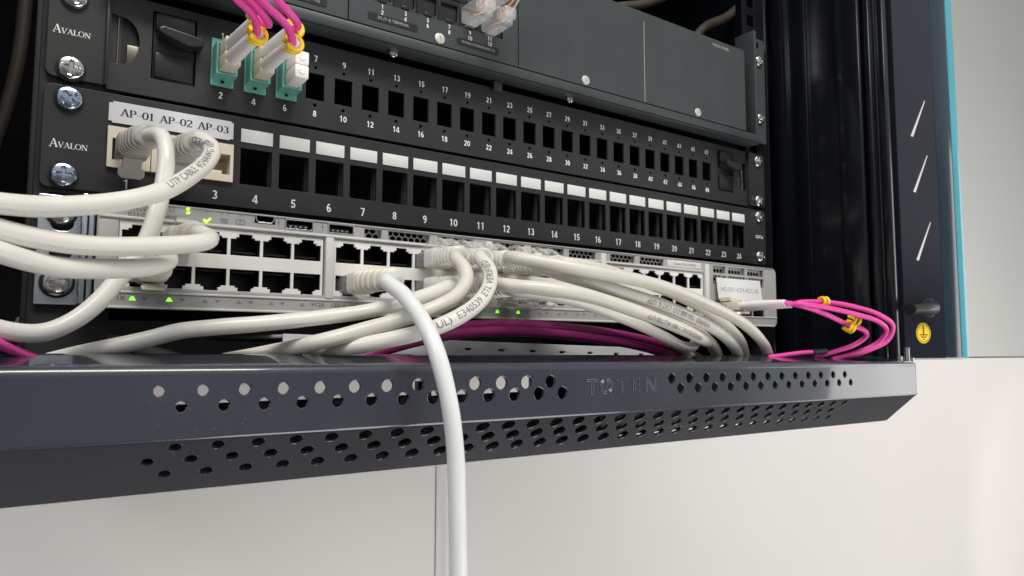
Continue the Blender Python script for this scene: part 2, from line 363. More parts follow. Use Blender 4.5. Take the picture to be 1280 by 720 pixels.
# ================================================================== the wall behind
WY = 370
wl = MB().box(-900, 2600, WY, WY+20, -1500, 1500).build('wall', 'wall'); tag(wl, kind='structure')
o = MB().box(150, 163, WY-1.6, WY-0.2, -1500, 1500, 0.7).build('wall_joint_strip', 'walltrim'); tag(o, kind='structure')

# ================================================================== cabinet
cab = thing('server_cabinet', (0, 200, -75), 'black wall mounted equipment cabinet with perforated slate grey bottom edge and open glass door', 'cabinet')
TL = Matrix.Translation((0, 0, 0)) @ Matrix.Rotation(math.radians(0.42), 4, 'Y')      # the bottom edge hangs a little lower at its right end
TLi = shift(0,0,-82.8) @ TL @ shift(0,0,82.8)
FY = -83.0; XL, XR = -300.0, 300.0
def hole_r(x):
    return 0.5 * (3.4 + (5.8-3.4)*min(1, max(0, (x+207)/130)) if x < -40 else 5.8 - (5.8-4.2)*max(0, x)/215)
# front sheet: two rows of holes that grow towards the middle
hs = []
for k in range(13):
    hs.append(circ(-206.7 + 13.65*k, -81.2+82.8-82.8+1.5*0 , hole_r(-206.7+13.65*k)))
    hs.append(circ(-199.7 + 13.65*k, -86.5, hole_r(-199.7+13.65*k)))
    hs.append(circ(38.4 + 13.85*k, -81.2, hole_r(38.4+13.85*k)))
    hs.append(circ(45.2 + 13.85*k, -86.5, hole_r(45.2+13.85*k)))
lip = MB().plate(rect(XL, XR, -97.0, -75.9), hs, 1.6, 0.28, TLi @ shift(0, FY, 0))
# slanting sheet under it
hs = []
LS = math.hypot(23, 21)
for k in range(31):
    x = -200.6 + 13.65*k; hs.append(circ(x, -4.7, hole_r(x)*1.16))
    if k < 31: x2 = -208.0 + 13.65*k; hs.append(circ(x2, -12.1, hole_r(x2)*1.16))
    x3 = -201.6 + 13.65*k; hs.append(circ(x3, -20.0, hole_r(x3)*1.16))
ang = math.atan2(23, 21)
TS = TLi @ shift(0, FY, -97.0) @ Matrix.Rotation(ang, 4, 'X')
lip.plate(rect(XL, XR, -LS, -0.9), hs, 1.6, 0.28, TS)
# rounded bends, top sheet and end caps follow one side profile
def strip(mb, prof, x0, x1, T, thick=None):
    n = len(prof); vs = [(x0, y, z) for y, z in prof] + [(x1, y, z) for y, z in prof]
    mb.add(vs, [[i, i+1, n+i+1, n+i] for i in range(n-1)], True, T)
top = [(-83.0, -75.9)] + [(-79.6 - 3.4*math.cos(math.radians(a)), -75.9 + 3.4*math.sin(math.radians(a))) for a in range(8, 83, 6)] + [(-76, -72.0), (-60, -69.6), (-56.8, -69.0), (-55.6, -69.1), (-54.9, -70.0), (-54.8, -74)]
strip(lip, top, XL, XR, TLi)
bend = [(-83.0, -96.9), (-82.95, -97.3), (-82.75, -97.6), (-82.3, -98.1)]
strip(lip, bend, XL, XR, TLi)
strip(lip, [(-60.0, -118.0), (-59.2, -118.4), (-58.0, -118.1), (-57.4, -116.5)], XL, XR, TLi)
capp = [(-83, -97), (-83, -75.9), (-82, -73.5), (-79.5, -72.6), (-56.8, -69.2), (-30, -75), (-30, -90), (-60, -118)]
lip.add([(XR+0.2, y, z) for y, z in capp], [list(range(len(capp)))], False, TLi)
lip.add([(XL-0.2, y, z) for y, z in capp], [list(range(len(capp)))], False, TLi)
lipo = lip.build('perforated_bottom_edge', 'lip', cab)
em = MB().text('T', -17.8, FY-0.05, -84.4, 7.2, TLi, outline=0.25, wscale=1.15).text('O', -8.2, FY-0.05, -84.4, 7.2, TLi, outline=0.25, wscale=1.1)
em.text('/', -8.2, FY-0.12, -84.4, 7.6, TLi, outline=0.18).text('T', 2.0, FY-0.05, -84.4, 7.2, TLi, outline=0.25, wscale=1.15)
em.text('E', 11.8, FY-0.05, -84.4, 7.2, TLi, outline=0.25, wscale=1.1).text('N', 22.3, FY-0.05, -84.4, 7.2, TLi, outline=0.25, wscale=1.1)
em.build('embossed_lettering', 'lip', lipo)
MB().box(-300, 300, -54, 365, -79, -76.5).build('floor_panel', 'cab', cab)
ib = MB().box(-300, -95, -52, -48, -118, -86.6, 0.5).box(-94.9, -88, -52, -48, -118, -80.5, 0.3).box(-87.9, -30, -52, -48, -118, -87.4, 0.5).box(-29.9, 30, -52, -48, -118, -79.5, 0.5)
ib.build('inner_baffle', 'cab', cab)
MB().box(8, 298, -60, -56, -112, -79.5, 0.5).build('inner_baffle', 'unit', cab)
MB().box(-300, 300, 365, 368, -80, 420).build('back_panel', 'dark', cab)
MB().box(-300, -297, -70, 365, -74, 420, 0.6).build('side_panel', 'cab', cab)
sp = MB().box(297, 300, -60, 365, -74, 420, 0.6).box(289, 297.2, 12, 23, -74, 420, 1.2).box(293, 297.2, -8, 3, -74, 420, 1.0)
sp.build('side_panel', 'cab', cab)
MB().box(-300, 300, -70, 365, 418, 421).build('roof_panel', 'cab', cab)
fp = MB().box(284, 299.6, -46, -40, -74, 420, 1.2).box(281, 284.5, -60, -40.5, -74, 420, 1.2).box(286, 299, -66, -61, -74, 420, 1.3).box(292, 298.5, -74, -67, -74, 420, 1.2)
fp.build('front_post', 'cab', cab)
# mounting rails: folded strips with square holes
def rail(x0, x1, side):
    holes = []
    z = -130
    base = 6.35
    cx = -232.5 if side < 0 else 232.5
    for u in range(-1, 10):
        for dz in (6.35, 22.225, 38.1):
            holes.append(rect(cx-4.75, cx+4.75, u*44.45+dz-4.75, u*44.45+dz+4.75))
    holes = [h for h in holes if h[0][1] > -72]
    mb = MB().plate(rect(x0, x1, -73.5, 417), holes, 2.0, 0.2, shift(0, 2.2, 0))
    if side < 0: mb.box(x0-2, x0, -1.5, 30, -73.5, 417, 0.6)
    else: mb.box(x1, x1+2, 1, 30, -73.5, 417, 0.6)
    return mb.build('mounting_rail', 'cab' if side > 0 else 'panel', cab)
rail(-243.2, -214, -1); rail(222, 250, 1)
# glass door, folded right back
dr = MB()
H0 = Vector((301.5, -76, 0)); DD = Vector((0.976, -0.21, 0)).normalized(); NN = Vector((-DD.y, DD.x, 0)) * -1      # NN points to the viewer
NN = Vector((DD.y, -DD.x, 0)); 
TD = Matrix(((DD.x, -NN.x, 0, H0.x), (DD.y, -NN.y, 0, H0.y), (0, 0, 1, 0), (0, 0, 0, 1)))
door = MB()
slots = []
for (s0, zc) in ((25, 104), (25, 48), (25, -8)):
    pass
door.plate(rrect(0, 44, -73, 425, (3,0,0,3)), [], 5.0, 0.5, TD)
dob = door.build('glass_door', 'ceramic', cab, 'black bordered glass door folded back at the right')
MB().box(44.1, 62.4, 0.0, 5.0, -72.8, 425, 0.6, TD).build('bluish_glass_band', 'tealglass', dob)  # dark bluish band of glass between the black border and the teal edge
MB().box(62.5, 70.5, -0.4, 5.2, -72.9, 425, 0.8, TD).build('glass_edge', 'tealedge', dob)
MB().box(70.6, 430, 0.6, 4.6, -72.0, 425, 0.3, TD).build('glass_pane', 'glass', dob)
MB().box(70.6, 430, 0.2, 5.0, -73.2, -72.1, 0.2, TD).build('edge_seal', 'swdark', dob)
P3 = lambda s_, y_, z_: TD @ Vector((s_, y_, z_))
kb = MB().tube([P3(27, 0, -34.5), P3(25, -4, -34.8), P3(14, -6, -35.5), P3(-1, -7, -36.4)], [6.4, 5.4, 4.2, 3.6], 28)
kb.lathe([(7.5, 0), (7.3, 0.8), (5.8, 1.2)], P3(27, 0, -34.5), NN, 32)
MB().box(2, 62, -0.5, 5.3, -74.2, -73.1, 0.3, TD).build('lower_edge_strip', 'swface', dob)
kb.build('door_knob', 'knob', dob)
stk = MB().lathe([(7.8, 0.0), (7.8, 0.15)], P3(19.5, -0.02, -54), NN, 40).build('round_sticker', 'yellow', dob)
sg = MB()
for a, b, c2, d in ((-0.5,-1,0.5,6),(-4.5,-1.6,4.5,-0.9),(-3,-3.3,3,-2.6),(-1.4,-5,1.4,-4.3)): sg.box(19.5+a, 19.5+c2, -0.32, -0.2, -54+b, -54+d, 0, TD)
ring = circ(19.5, -54, 7.0, 40); sg.plate(ring, [circ(19.5, -54, 6.6, 40)], 0.1, 0, TD @ shift(0, -0.3, 0))
sg.build('earth_symbol', 'ink', stk)
hg = MB().cyl((295.5, -79.5, -77), (295.5, -79.5, -65), 1.7).cyl((301, -79, -77), (301, -79, -72.5), 2.6).cyl((286, -78.5, -75), (286, -78.5, -71.5), 1.8)
hg.box(278, 303, -82, -74, -78.5, -75.2, 0.5)
hg.build('hinge', 'steel', cab)
# slanted reflections on the black door border, modelled as thin pale strips
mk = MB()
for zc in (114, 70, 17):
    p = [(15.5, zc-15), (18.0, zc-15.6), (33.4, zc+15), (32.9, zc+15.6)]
    MB().plate(p, [], 0.15, 0, TD @ shift(0, -0.22, 0)).build('painted_reflection', 'swlight', dob)

# ================================================================== fibre patch panel (upper)
fpn = thing('fibre_patch_panel', (0, 0, 45.2), 'black rack panel with rows numbered 1 to 48 and three teal adapters in it', 'patch panel')
FX0, FP = -172.9, 14.98
def fx(i): return FX0 + FP*(i-1)/2 if i % 2 else FX0 + FP*(i-2)/2
holes = []
for i in range(1, 48, 2):
    x = fx(i); holes += [rect(x-4.75, x+4.75, 59.2, 72.8), circ(x, 75.9, 0.85, 10), circ(x, 56.4, 0.95, 10)]
def notch(s):                 # half-moon cut-out beside each ear
    out = [(s*218.4, 79.2), (s*218.4, 57.0), (s*212.5, 57.6)]
    for k in range(9):
        a = math.radians(-75 + 150*k/8); out.append((s*(214.5 - 7.2*math.cos(a)), 68.2 + 10.4*math.sin(a)))
    return out
holes += [notch(-1), notch(1)]
holes += [rect(-202.4, -184.2, 53.6, 84.6)]
holes += [rect(184.2, 202.4, 53.6, 84.6)]
MB().plate(rect(-219.4, 219.4, 45.3, 88.7), holes, 1.5, 0.15).build('faceplate', 'panel', fpn)
MB().box(-219, 219, 2, 60, 45.6, 46.4).box(-219, 219, 2, 60, 87.6, 88.4).box(-219, 219, 58, 60, 46.4, 87.6).build('drawer', 'dark', fpn)
for s in (-1, 1):
    a, b = sorted((s*220.0, s*241.4))
    ear = MB().plate(rrect(a, b, 46.6, 88.6, (3.2 if s < 0 else 0.3, 3.2 if s > 0 else 0.3, 3, 3)), [], 1.8, 0.25, shift(0, -0.3, 0))
    ear.box(*sorted((s*219.2, s*220.4)), -2.2, 6, 46.4, 88.6, 0.3)
    ear.build('ear', 'panel', fpn)
    b1 = MB().box(*sorted((s*203, s*220)), 2.5, 3.5, 56, 80)
    b1.build('inner_bracket', 'dark', fpn)
    b2 = MB().cyl((s*215.5, 2.0, 57.5), (s*215.5, 2.0, 79), 0.5, 10).box(*sorted((s*206.5, s*212)), 1.2, 2.0, 58.5, 67.0, 0.2)
    b2.build('spring_clip', 'brass', fpn)
    # sliding latch with its wedge shaped thumb grip
    x0, x1 = sorted((s*202, s*184.6)); lt = MB().box(x0, x1, 1.0, 3.0, 54, 84.2, 0.4)
    lt.box(x0+0.6, x1-0.6, -2.0, 1.2, 75.5, 83.6, 0.6).box(x0+0.8, x1-0.8, -0.8, 1.2, 54.6, 66, 0.8)
    g = [(x0+1.0, 74.8), (x0+3, 76.0), (x1+0.5, 74.2), (x1+2.5, 72.6), (x1+2.0, 70.2), (x1-4, 69.0), (x0+4, 71.6), (x0+1.2, 73.0)]
    lt.plate(g, [], 8.0, 0.7, shift(0, -7.5, 0)); lt.build('latch', 'latch', fpn)
tx = MB()
for i in range(1, 49):
    z = 80.5 if i % 2 else 52.0
    digits(tx, str(i), fx(i), -0.04, z, 3.1)
tx.build('printed_numbers', 'white', fpn)
tx = MB(); xe = serif(tx, 'AVALON', -239.6, -0.42, 65.3, 2.35, 1.17, big=1.45); tx.build('printed_wordmark', 'white', fpn)
screw(fpn, -232.5, -0.4, 50.9, 5.0, 'screw', 0.9); screw(fpn, -232.5, -0.4, 82.0, 5.0, 'screw', 0.5)
screw(fpn, 232.5, -0.4, 50.8, 4.6, 'screw', 0.2); screw(fpn, 232.5, -0.4, 82.5, 4.6, 'screw', 0.6)
# teal adapters sit in the first three cut-outs
for k, i in enumerate((1, 3, 5)):
    x = fx(i) + 0.2
    ad = MB().plate(rrect(x-5.1, x+5.1, 56.0, 78.4, (.4,.4,.4,.4)), [circ(x, 58.3, 0.9, 12)], 1.2, 0.15, shift(0, -1.25, 0))
    ad.plate(rect(x-4.7, x+4.7, 58.8, 73.6), [rect(x-3.7, x+3.7, 59.6, 65.8), rect(x-3.7, x+3.7, 66.6, 72.8)], 9.0, 0.15, shift(0, -10, 0))
    ad.build('fibre_adapter', 'teal', fpn)

# ================================================================== keystone patch panel
kp = thing('keystone_patch_panel', (0, 0, 0), 'black rack panel with 24 numbered sockets under a row of white label cells', 'patch panel')
KX0, KP = -228.3, 18.15
kx = lambda i: KX0 + KP*i
holes = [rect(kx(i)-7.3, kx(i)+7.3, 11.4, 28.8) for i in range(1, 25)]
# left three sockets share one group of openings close together
MB().plate(rrect(-241.3, 241.3, 0.2, 43.6, (3,3,3,3)), holes, 1.5, 0.2).build('faceplate', 'panel', kp)
rb = MB()
for i in range(3, 25):
    x = kx(i) + KP/2; rb.box(x-1.9, x+0.9, 6.5, 10, 6, 33, 0.2)
rb.box(-222, 222, 6.5, 9, 3.5, 8.5).box(-222, 222, 6.5, 9, 32, 35)
rb.build('rear_frame', 'panel', kp)
MB().box(-222, 222, 45, 46, 1, 42).build('back_shroud', 'dark', kp)
for i in range(4, 25):
    MB().box(kx(i)-7.45, kx(i)+7.45, -0.35, -0.02, 31.6, 38.0, 0.1).build('label_cell', 'paperw', kp)
tx = MB()
for i in range(1, 25): digits(tx, str(i), kx(i), -0.04, 4.9, 4.1)
tx.build('printed_numbers', 'white', kp)
tx = MB(); serif(tx, 'AVALON', -238.6, -0.08, 17.0, 2.35, 1.17, big=1.45); tx.text('CAT.6', 233, -0.08, 22.0, 2.4, bold=0.05); tx.build('printed_wordmark', 'white', kp)
screw(kp, -232.5, -0.1, 38.0, 5.0, 'screwblue', 0.15); screw(kp, -233.0, -0.1, 5.6, 5.0, 'screwblue', 0.75)
screw(kp, 232.5, -0.1, 38.1, 4.6, 'screw', 0.4); screw(kp, 232.5, -0.1, 6.35, 4.6, 'screw', 0.9)
lb = MB().plate([(-217.9, 31.6), (-216.6, 31.6), (-216.6, 30.9), (-168.2, 31.3), (-168.2, 31.9), (-166.7, 31.9), (-166.7, 39.6), (-167.6, 39.6), (-167.6, 40.3), (-216.4, 40.3), (-216.4, 39.5), (-217.9, 39.5)], [], 0.35, 0.05, shift(0, -0.6, 0)).build('paper_label', 'paper', kp)
tx = MB(); [serif(tx, 'AP-01 AP-02 AP-03', -213.6+o, -0.64-oo, 34.3, 3.2, 1.345) for o, oo in ((0, 0), (0.22, 0.01))]; tx.build('printed_text', 'ink', lb)
for i in (1, 2, 3):
    x = kx(i); jk = MB().plate(rect(x-8.9 if i > 1 else x-7.8, x+7.3 if i == 3 else x+8.9, 11.3, 29.1), [rect(x-5.9, x+5.9, 14.6, 24.0)], 1.6, 0.15, shift(0, -1.7, 0))
    jk.box(x-7, x+7, 0.2, 12, 12.2, 14.0).box(x-7, x+7, 0.2, 12, 24.6, 28.5).box(x-7, x-6.1, 0.2, 12, 14.0, 24.6).box(x+6.1, x+7, 0.2, 12, 14, 24.6).box(x-6.1, x+6.1, 11, 12, 14, 24.6)
    jk.box(x-2.5, x+2.5, -1.2, 8, 14.7, 16.2, 0.2)
    jo = jk.build('keystone_jack', 'cream', kp)
    ct = MB()
    for c in range(8): ct.box(x-4.2+1.2*c-0.2, x-4.2+1.2*c+0.2, 0.5, 9, 22.4, 22.9)
    ct.build('contact', 'gold', jo)

# ================================================================== voice unit above
vu = thing('voice_panel', (0, 0, 93), 'dark grey rack unit with slotted screws and telephone sockets, above the numbered panels', 'rack unit')
VY = -12
def terminal_hole():
    return rect(-104.5, -21.5, 113.8, 150)
segs = [(-222, -116.3, []), (-115.7, -10.6, [terminal_hole()]), (-10.0, 204, [])]
for n, (a, b, hl) in enumerate(segs):
    MB().plate(rect(a, b, 99.8, 163), hl, 1.5, 0.25, shift(0, VY, 0)).build('faceplate', 'unit', vu)
MB().box(94.6, 95.0, VY-0.25, VY-0.02, 100, 156).build('scribed_line', 'swface', vu)
MB().box(-222, 204, VY+1.6, VY+2.6, 94, 162).box(-222, 204, VY+2.6, 110, 162, 163).box(203, 204, VY+1.6, 110, 99, 163).box(-222, 204, 0, 110, 99, 100).build('housing', 'dark', vu)
ch = MB().box(-222, 222, VY-0.6, VY+1.4, 93.4, 98.9, 0.5).box(-222, 222, VY+1.5, 0, 92.6, 94.4, 0.3).box(-21.5, -15.5, -3, 1.5, 86.6, 92.4, 0.4)
ch.build('bottom_flange', 'unit', vu)
MB().plate(rrect(218.8, 243.4, 98, 184, (1,1,2,2)), [rect(228, 237, 176, 181)], 1.6, 0.25, shift(0, -2.0, 0)).box(216.6, 219.4, -12, 6, 98.2, 183, 0.5).build('mounting_ear', 'unit', vu)
screw(vu, 235, -2.0, 117.6, 4.3, 'screw', 0.3); screw(vu, 235, -2.0, 165, 4.3, 'screw', 0.8)
for x in (-63.4, 42, 148.5): screw(vu, x, VY-0.02, 103.4, 3.1, 'screwflat', 0.55, slot=True, washer=False, h=0.8)
for x in (-88, 34): screw(vu, x, -5.5, 91.4, 2.4, 'screw', 0.4, washer=False, h=1.0)
tx = MB()
for k in range(6):
    x = -97.6 + 13.4*k
    digits(tx, str(2*k+1), x, VY-0.04, 111.7, 2.3); digits(tx, str(2*k+2), x, VY-0.04, 108.6, 2.3)
tx.build('printed_numbers', 'white', vu)
for a, b, z0, z1, wd, hh in ((-105.5, -77, 103.3, 107.0, 'DS (T-4) TERMINAL', 1.6), (-52.5, -24.5, 103.3, 107.0, 'PHONE EXTENSION(9-12)', 1.45), (-157, -127.5, 102.6, 107.2, 'EXTENSION.2 (9-12)', 1.9)):
    nb = MB().plate(rrect(a, b, z0, z1, (1,1,1,1)), [], 0.3, 0, shift(0, VY-0.32, 0)).build('name_strip', 'latch', vu)
    MB().text(wd, (a+b)/2, VY-0.4, (z0+z1)/2, hh, wscale=0.93).build('printed_text', 'swface', nb)
MB().text('VOICE PANEL', 176, VY-0.08, 158.6, 2.2).build('printed_wordmark', 'swface', vu)
for k in range(5):
    x = -97.6 + 13.4*k
    for j in range(2):
        z = 120.5 + 14.5*j
        sk = MB().plate(rect(x-6.6, x+6.6, z-7.0, z+7.0), [rect(x-5.2, x+5.2, z-5.6, z+4.2)], 1.0, 0.2, shift(0, VY+0.2, 0))
        sk.box(x-2.2, x+2.2, VY-0.6, VY+0.6, z-6.6, z-4.8, 0.3)
        sk.build('telephone_socket', 'latch', vu)

# ================================================================== network switch
SY = -18.0
sw = thing('network_switch', (3, SY, -49.5), 'light grey network switch with four blocks of ports and green lights', 'network switch')
BX = [-206.2, -115.5, -25.2, 65.4]; PP = 14.1
blocks = [(b-7.4, b+5*PP+7.4) for b in BX]
ZT, ZB = -5.2, -49.6
vents = [(-107.7,-98.6),(-94.8,-71.5),(-66.6,-44.5),(-32.5,-10.6),(-5.5,18.8),(22.8,44.1),(56.2,77.4),(82.1,104.3)]
holes = [rrect(a-0.6, b+0.6, -40.9, -13.6, (.6,.6,.6,.6)) for a, b in blocks]
holes += [rect(a, b, -11.3, -6.9) for a, b in vents]
holes += [rect(-160.2, -151.6, -9.2, -4.9+0.9*0-0.6), rect(-146.8, -133.4, -10.8, -6.0), rect(-126.4, -113.2, -10.8, -6.0)]
sv = [(154,168),(170.5,190),(192.5,212)]
holes += [rect(a, b, -12.6, -7.6) for a, b in sv] + [rect(a, b, -20.6, -14.2) for a, b in sv]
holes += [rect(155, 211, -43.2, -32.4)]
face = MB().plate(rrect(-221.5, 227, ZB, ZT, (1.5,4.5,4.5,1.5)), holes, 2.0, 0.3, shift(0, SY, 0))
face.box(-221.2, 223.0, SY-0.5, SY+0.5, ZT-0.9, ZT-0.1, 0.3)
face.build('front_bezel', 'swface', sw)
MB().box(-220.5, 226, SY+17, 150, ZB+0.5, ZT-0.3).box(-220.5, 226, SY+2.1, SY+17, ZT-0.8, ZT-0.3).box(-220.5, 226, SY+2.1, SY+17, ZB+0.5, ZB+1).box(225.5, 226, SY+2.1, SY+17, ZB+1, ZT-0.8).box(-220.5, -220, SY+2.1, SY+17, ZB+1, ZT-0.8).build('chassis', 'dark', sw)
tr = MB().box(-221, 142, SY-0.7, SY+0.3, -12.9, -11.7, 0.3).box(-221, 226.8, SY-0.5, SY+0.3, -43.3, -42.3, 0.3).box(-221.2, 223.0, SY-0.9, SY+0.5, ZB, ZB+1.1, 0.35)
for x in (-125.3, -34.5, 56-6.0, 147): tr.box(x-2.0, x+2.0, SY-1.0, SY+0.3, -42.2, -7.0 if x > -100 else -13, 0.5)
tr.build('bezel_ridge', 'swlight', sw)
MB().box(-220.9, -213.9, SY-0.35, SY+0.2, -43, -14, 0.15).build('bezel_panel', 'swface', sw)
# vents: honeycomb grilles behind each slot
for (a, b) in vents + [(x0, x1) for x0, x1 in sv]:
    hx = []; px = 3.5; r = 1.72
    z0, z1 = (-11.2, -6.95) if a < 150 else (-20.6, -7.6)
    row = 0; z = z0 + 1.0
    while z < z1 + 1:
        x = a + (px/2 if row % 2 else 0) + 0.3
        while x < b:
            pol = [(x + r*math.sin(math.radians(60*k)), z + r*math.cos(math.radians(60*k))) for k in range(6)]
            if all(a-0.9 < p[0] < b+0.9 and z0-1.0 < p[1] < z1+1.6 for p in pol): hx.append(pol)
            x += px
        row += 1; z += px*0.866
    MB().plate(rect(a-1.2, b+1.2, z0-1.3, z1+1.9), hx, 0.5, 0, shift(0, SY+3.2, 0)).build('vent_grille', 'swlight', sw)
# port blocks
for n, (a, b) in enumerate(blocks):
    hs = []
    for c in range(6):
        x = BX[n] + PP*c; w2 = 6.4
        up = [(x-w2,-24.7),(x+w2,-24.7),(x+w2,-17.3),(x+4.1,-17.3),(x+4.1,-16.5),(x+2.9,-16.5),(x+2.9,-15.0),(x-2.9,-15.0),(x-2.9,-16.5),(x-4.1,-16.5),(x-4.1,-17.3),(x-w2,-17.3)]
        hs.append(up); hs.append([(px_, -54.6-1.0 - pz) for px_, pz in up][::-1])
    pb = MB().plate(rect(a, b, -40.8, -13.7), hs, 1.2, 0.1, shift(0, SY+0.5, 0)).build('port_block', 'port', sw)
    for c in range(6):
        x = BX[n] + PP*c
        for r_ in range(2):
            f = (lambda z: z) if r_ == 0 else (lambda z: -55.6 - z)
            z0, z1 = sorted((f(-24.9), f(-14.9)))
            so = MB().box(x-6.7, x-6.45, SY+1.8, SY+15, z0, z1).box(x+6.45, x+6.7, SY+1.8, SY+15, z0, z1).box(x-6.7, x+6.7, SY+15, SY+16, z0, z1).box(x-6.7, x+6.7, SY+1.8, SY+15, z0-0.3, z0).box(x-6.7, x+6.7, SY+1.8, SY+15, z1, z1+0.3)
            zc = f(-23.4); so.box(x-5, x+5, SY+4, SY+13, min(zc, zc+0.5), max(zc, zc+0.5)+0.3)
            so.build('port_socket', 'socket', pb)
# usb ports
for x0, x1 in ((-146.8, -133.4), (-126.4, -113.2)):
    u = MB().plate(rect(x0+0.05, x1-0.05, -10.75, -6.05), [rect(x0+0.6, x1-0.6, -10.3, -6.5)], 6, 0.05, shift(0, SY-0.2, 0))
    uo = u.build('usb_port', 'steel', sw)
    t2 = MB().box(x0+1.6, x1-2.2, SY+1.0, SY+1.8+4, -10.0, -8.3).build('usb_tongue', 'socket', uo)
    c = MB()
    for k in range(4): c.box(x0+2.4+2.3*k, x0+3.4+2.3*k, SY+0.7, SY+0.95, -9.6, -8.9)
    c.build('contact', 'steel', uo)
mu = MB().plate([(-160.2,-5.6),(-151.6,-5.6),(-151.6,-7.6),(-152.8,-9.2),(-159.0,-9.2),(-160.2,-7.6)], [[(-159.7,-6.0),(-152.1,-6.0),(-152.1,-7.5),(-153.0,-8.8),(-158.8,-8.8),(-159.7,-7.5)]], 5, 0.05, shift(0, SY-0.25, 0)).build('mini_usb_port', 'steel', sw)
MB().box(-158.4, -153.4, SY+0.4, SY+4, -8.0, -7.0).build('usb_tongue', 'socket', mu)
# printing and lights on the bezel
tx = MB()
LZ = -45.4
tx.text('1X', -212.2, SY-0.1, LZ, 2.0); tx.text('12X', -129.6, SY-0.1, LZ, 2.0).text('13X', -122.0, SY-0.1, LZ, 2.0).text('24X', -37.8, SY-0.1, LZ, 1.9).text('25X', -32.6, SY-0.1, LZ, 1.9)
tx.text('36X', 51.5, SY-0.1, LZ, 1.9).text('37X', 57.5, SY-0.1, LZ, 1.9).text('48X', 141, SY-0.1, LZ, 1.9)
tx.text('C I S C O', -206.5, SY-0.1, -11.0, 1.5, bold=0.06)
for k, hh in enumerate((1.0, 1.7, 1.0, 0.6, 1.0, 1.7, 1.0)): tx.box(-210.4+1.3*k, -209.95+1.3*k, SY-0.12, SY-0.06, -9.2, -9.2+hh)
tx.text('PoE+C', -195.2, SY-0.1, -10.6, 1.3)
tx.build('printed_text', 'swdark', sw)
ic = MB()
def tri(mb, x, up, z=LZ, s=1.0, y=SY-0.1):
    d = s if up else -s; mb.add([(x-1.25*s, y, z-d*0.7), (x+1.25*s, y, z-d*0.7), (x, y, z+d*0.75)], [[0,1,2]])
greens = {(0,0),(0,2),(1,10),(2,0),(2,2)}
gl = []
for n in range(4):
    ar_ = MB()
    for c in range(6):
        x = BX[n] + PP*c
        for j in range(2):
            xx = x - 2.2 + 5.0*j; (gl.append(xx) if (n, c*2+j) in greens else tri(ar_, xx, j == 0))
    ar_.build('printed_arrows', 'icon', sw)
gl = [-207.9, -194.2, -42.4, -28.9, -14.8]
ic.plate(rrect(-175, -171.6, -7.3, -5.4, (.9,.9,.9,.9)), [rrect(-174.5, -172.1, -7.3, -5.9, (.5,.5,.5,.5))], 0.05, 0, shift(0, SY-0.12, 0))
for k in range(3): ic.box(-175, -171.8, SY-0.12, SY-0.06, -9.3-0.8*k, -9.0-0.8*k)
ic.plate(rrect(-168.6, -164.6, -10.9, -8.6, (.8,.8,.8,.8)), [rrect(-168.3, -164.9, -10.6, -8.9, (.6,.6,.6,.6))], 0.05, 0, shift(0, SY-0.12, 0))
ic.text('P', -166.6, SY-0.1, -9.75, 1.2).text('v:', -166.4, SY-0.1, -6.7, 1.5).text('Q', -180.8, SY-0.1, -6.2, 1.2).text('D', -194.5, SY-0.1, -7.2, 2.2)
for x in (-149.6, -129.0): ic.box(x-0.12, x+0.12, SY-0.12, SY-0.06, -10, -6.4).box(x-0.8, x+0.8, SY-0.14, SY-0.08, -8.3, -8.05)
ic.build('printed_icons', 'icon', sw)
for x in gl:
    t3 = MB(); t3.plate([(x-1.35, LZ-0.8), (x+1.35, LZ-0.8), (x+0.35, LZ+0.9), (x-0.35, LZ+0.9)], [], 0.15, 0, shift(0, SY-0.16, 0)); t3.build('status_light', 'led', sw)
MB().text('S', -188.3, SY-0.56, -7.4, 2.7, bold=0.08).build('status_light', 'ledy', sw, 'lit lime letter S on the bezel')
MB().plate([(-182.2,-10.4),(-181.6,-9.8),(-180.8,-10.6),(-179.3,-9.1),(-178.7,-9.7),(-180.9,-12.0)], [], 0.15, 0, shift(0, SY-0.16, 0)).build('status_light', 'ledy', sw, 'lit lime tick on the bezel')
MB().box(-193.2, -187.6, SY-2.2, SY+0.4, -13.6, -10.4, 0.9).build('mode_button', 'swface', sw)
np_ = MB().box(107, 141, SY-0.7, SY+0.2, -11.4, -6.8, 0.3).build('name_plate', 'swlight', sw)
MB().text('Catalyst 2960-X SERIES', 124, SY-0.8, -9.1, 1.7, wscale=0.95).build('printed_text', 'icon', np_)
# SFP cages on the right
cg = MB()
for k in range(4):
    x = 155.4 + 13.9*k; cg.plate(rect(x, x+13.5, -43, -32.6), [rect(x+0.7, x+12.8, -42.3, -33.4)], 8, 0.1, shift(0, SY-0.4, 0))
cg.build('module_cage', 'steel', sw)
sl = MB().plate(rect(0, 49.5, -15.4, 0), [], 0.3, 0, shift(155.0, SY-1.8, -16.0) @ Matrix.Rotation(math.radians(-7), 4, 'X') ).build('paper_label', 'paperw', sw)
MB().text('HO-DF1-ICF4-ACC-05', 24.8, -0.05, -8.3, 3.2, T=shift(155.0, SY-1.8, -16.0) @ Matrix.Rotation(math.radians(-7), 4, 'X'), wscale=0.98).build('printed_text', 'icon', sl)
# mounting ears of the switch and their screws
e = MB().plate(rrect(-241.0, -224.6, -48, -3.0, (.6,.6,.6,.6)), [rrect(-236.5, -228.5, -29.6, -23.6, (3,3,3,3)), rrect(-236.5,-228.5,-17.6,-11,(3,3,3,3))], 1.6, 0.25, shift(0, -0.4, 0))
e.box(-226.3, -224.4, -12, 60, -48, -3.2, 0.4).box(-223.9, -221.8, -14, 40, -47, -6, 0.4)
e.build('mounting_ear', 'zinc', sw)
screw(sw, -233.0, -0.8, -10.0, 5.2, 'screw', 0.2); screw(sw, -233.2, -0.8, -39.0, 5.6, 'screw', 0.6)

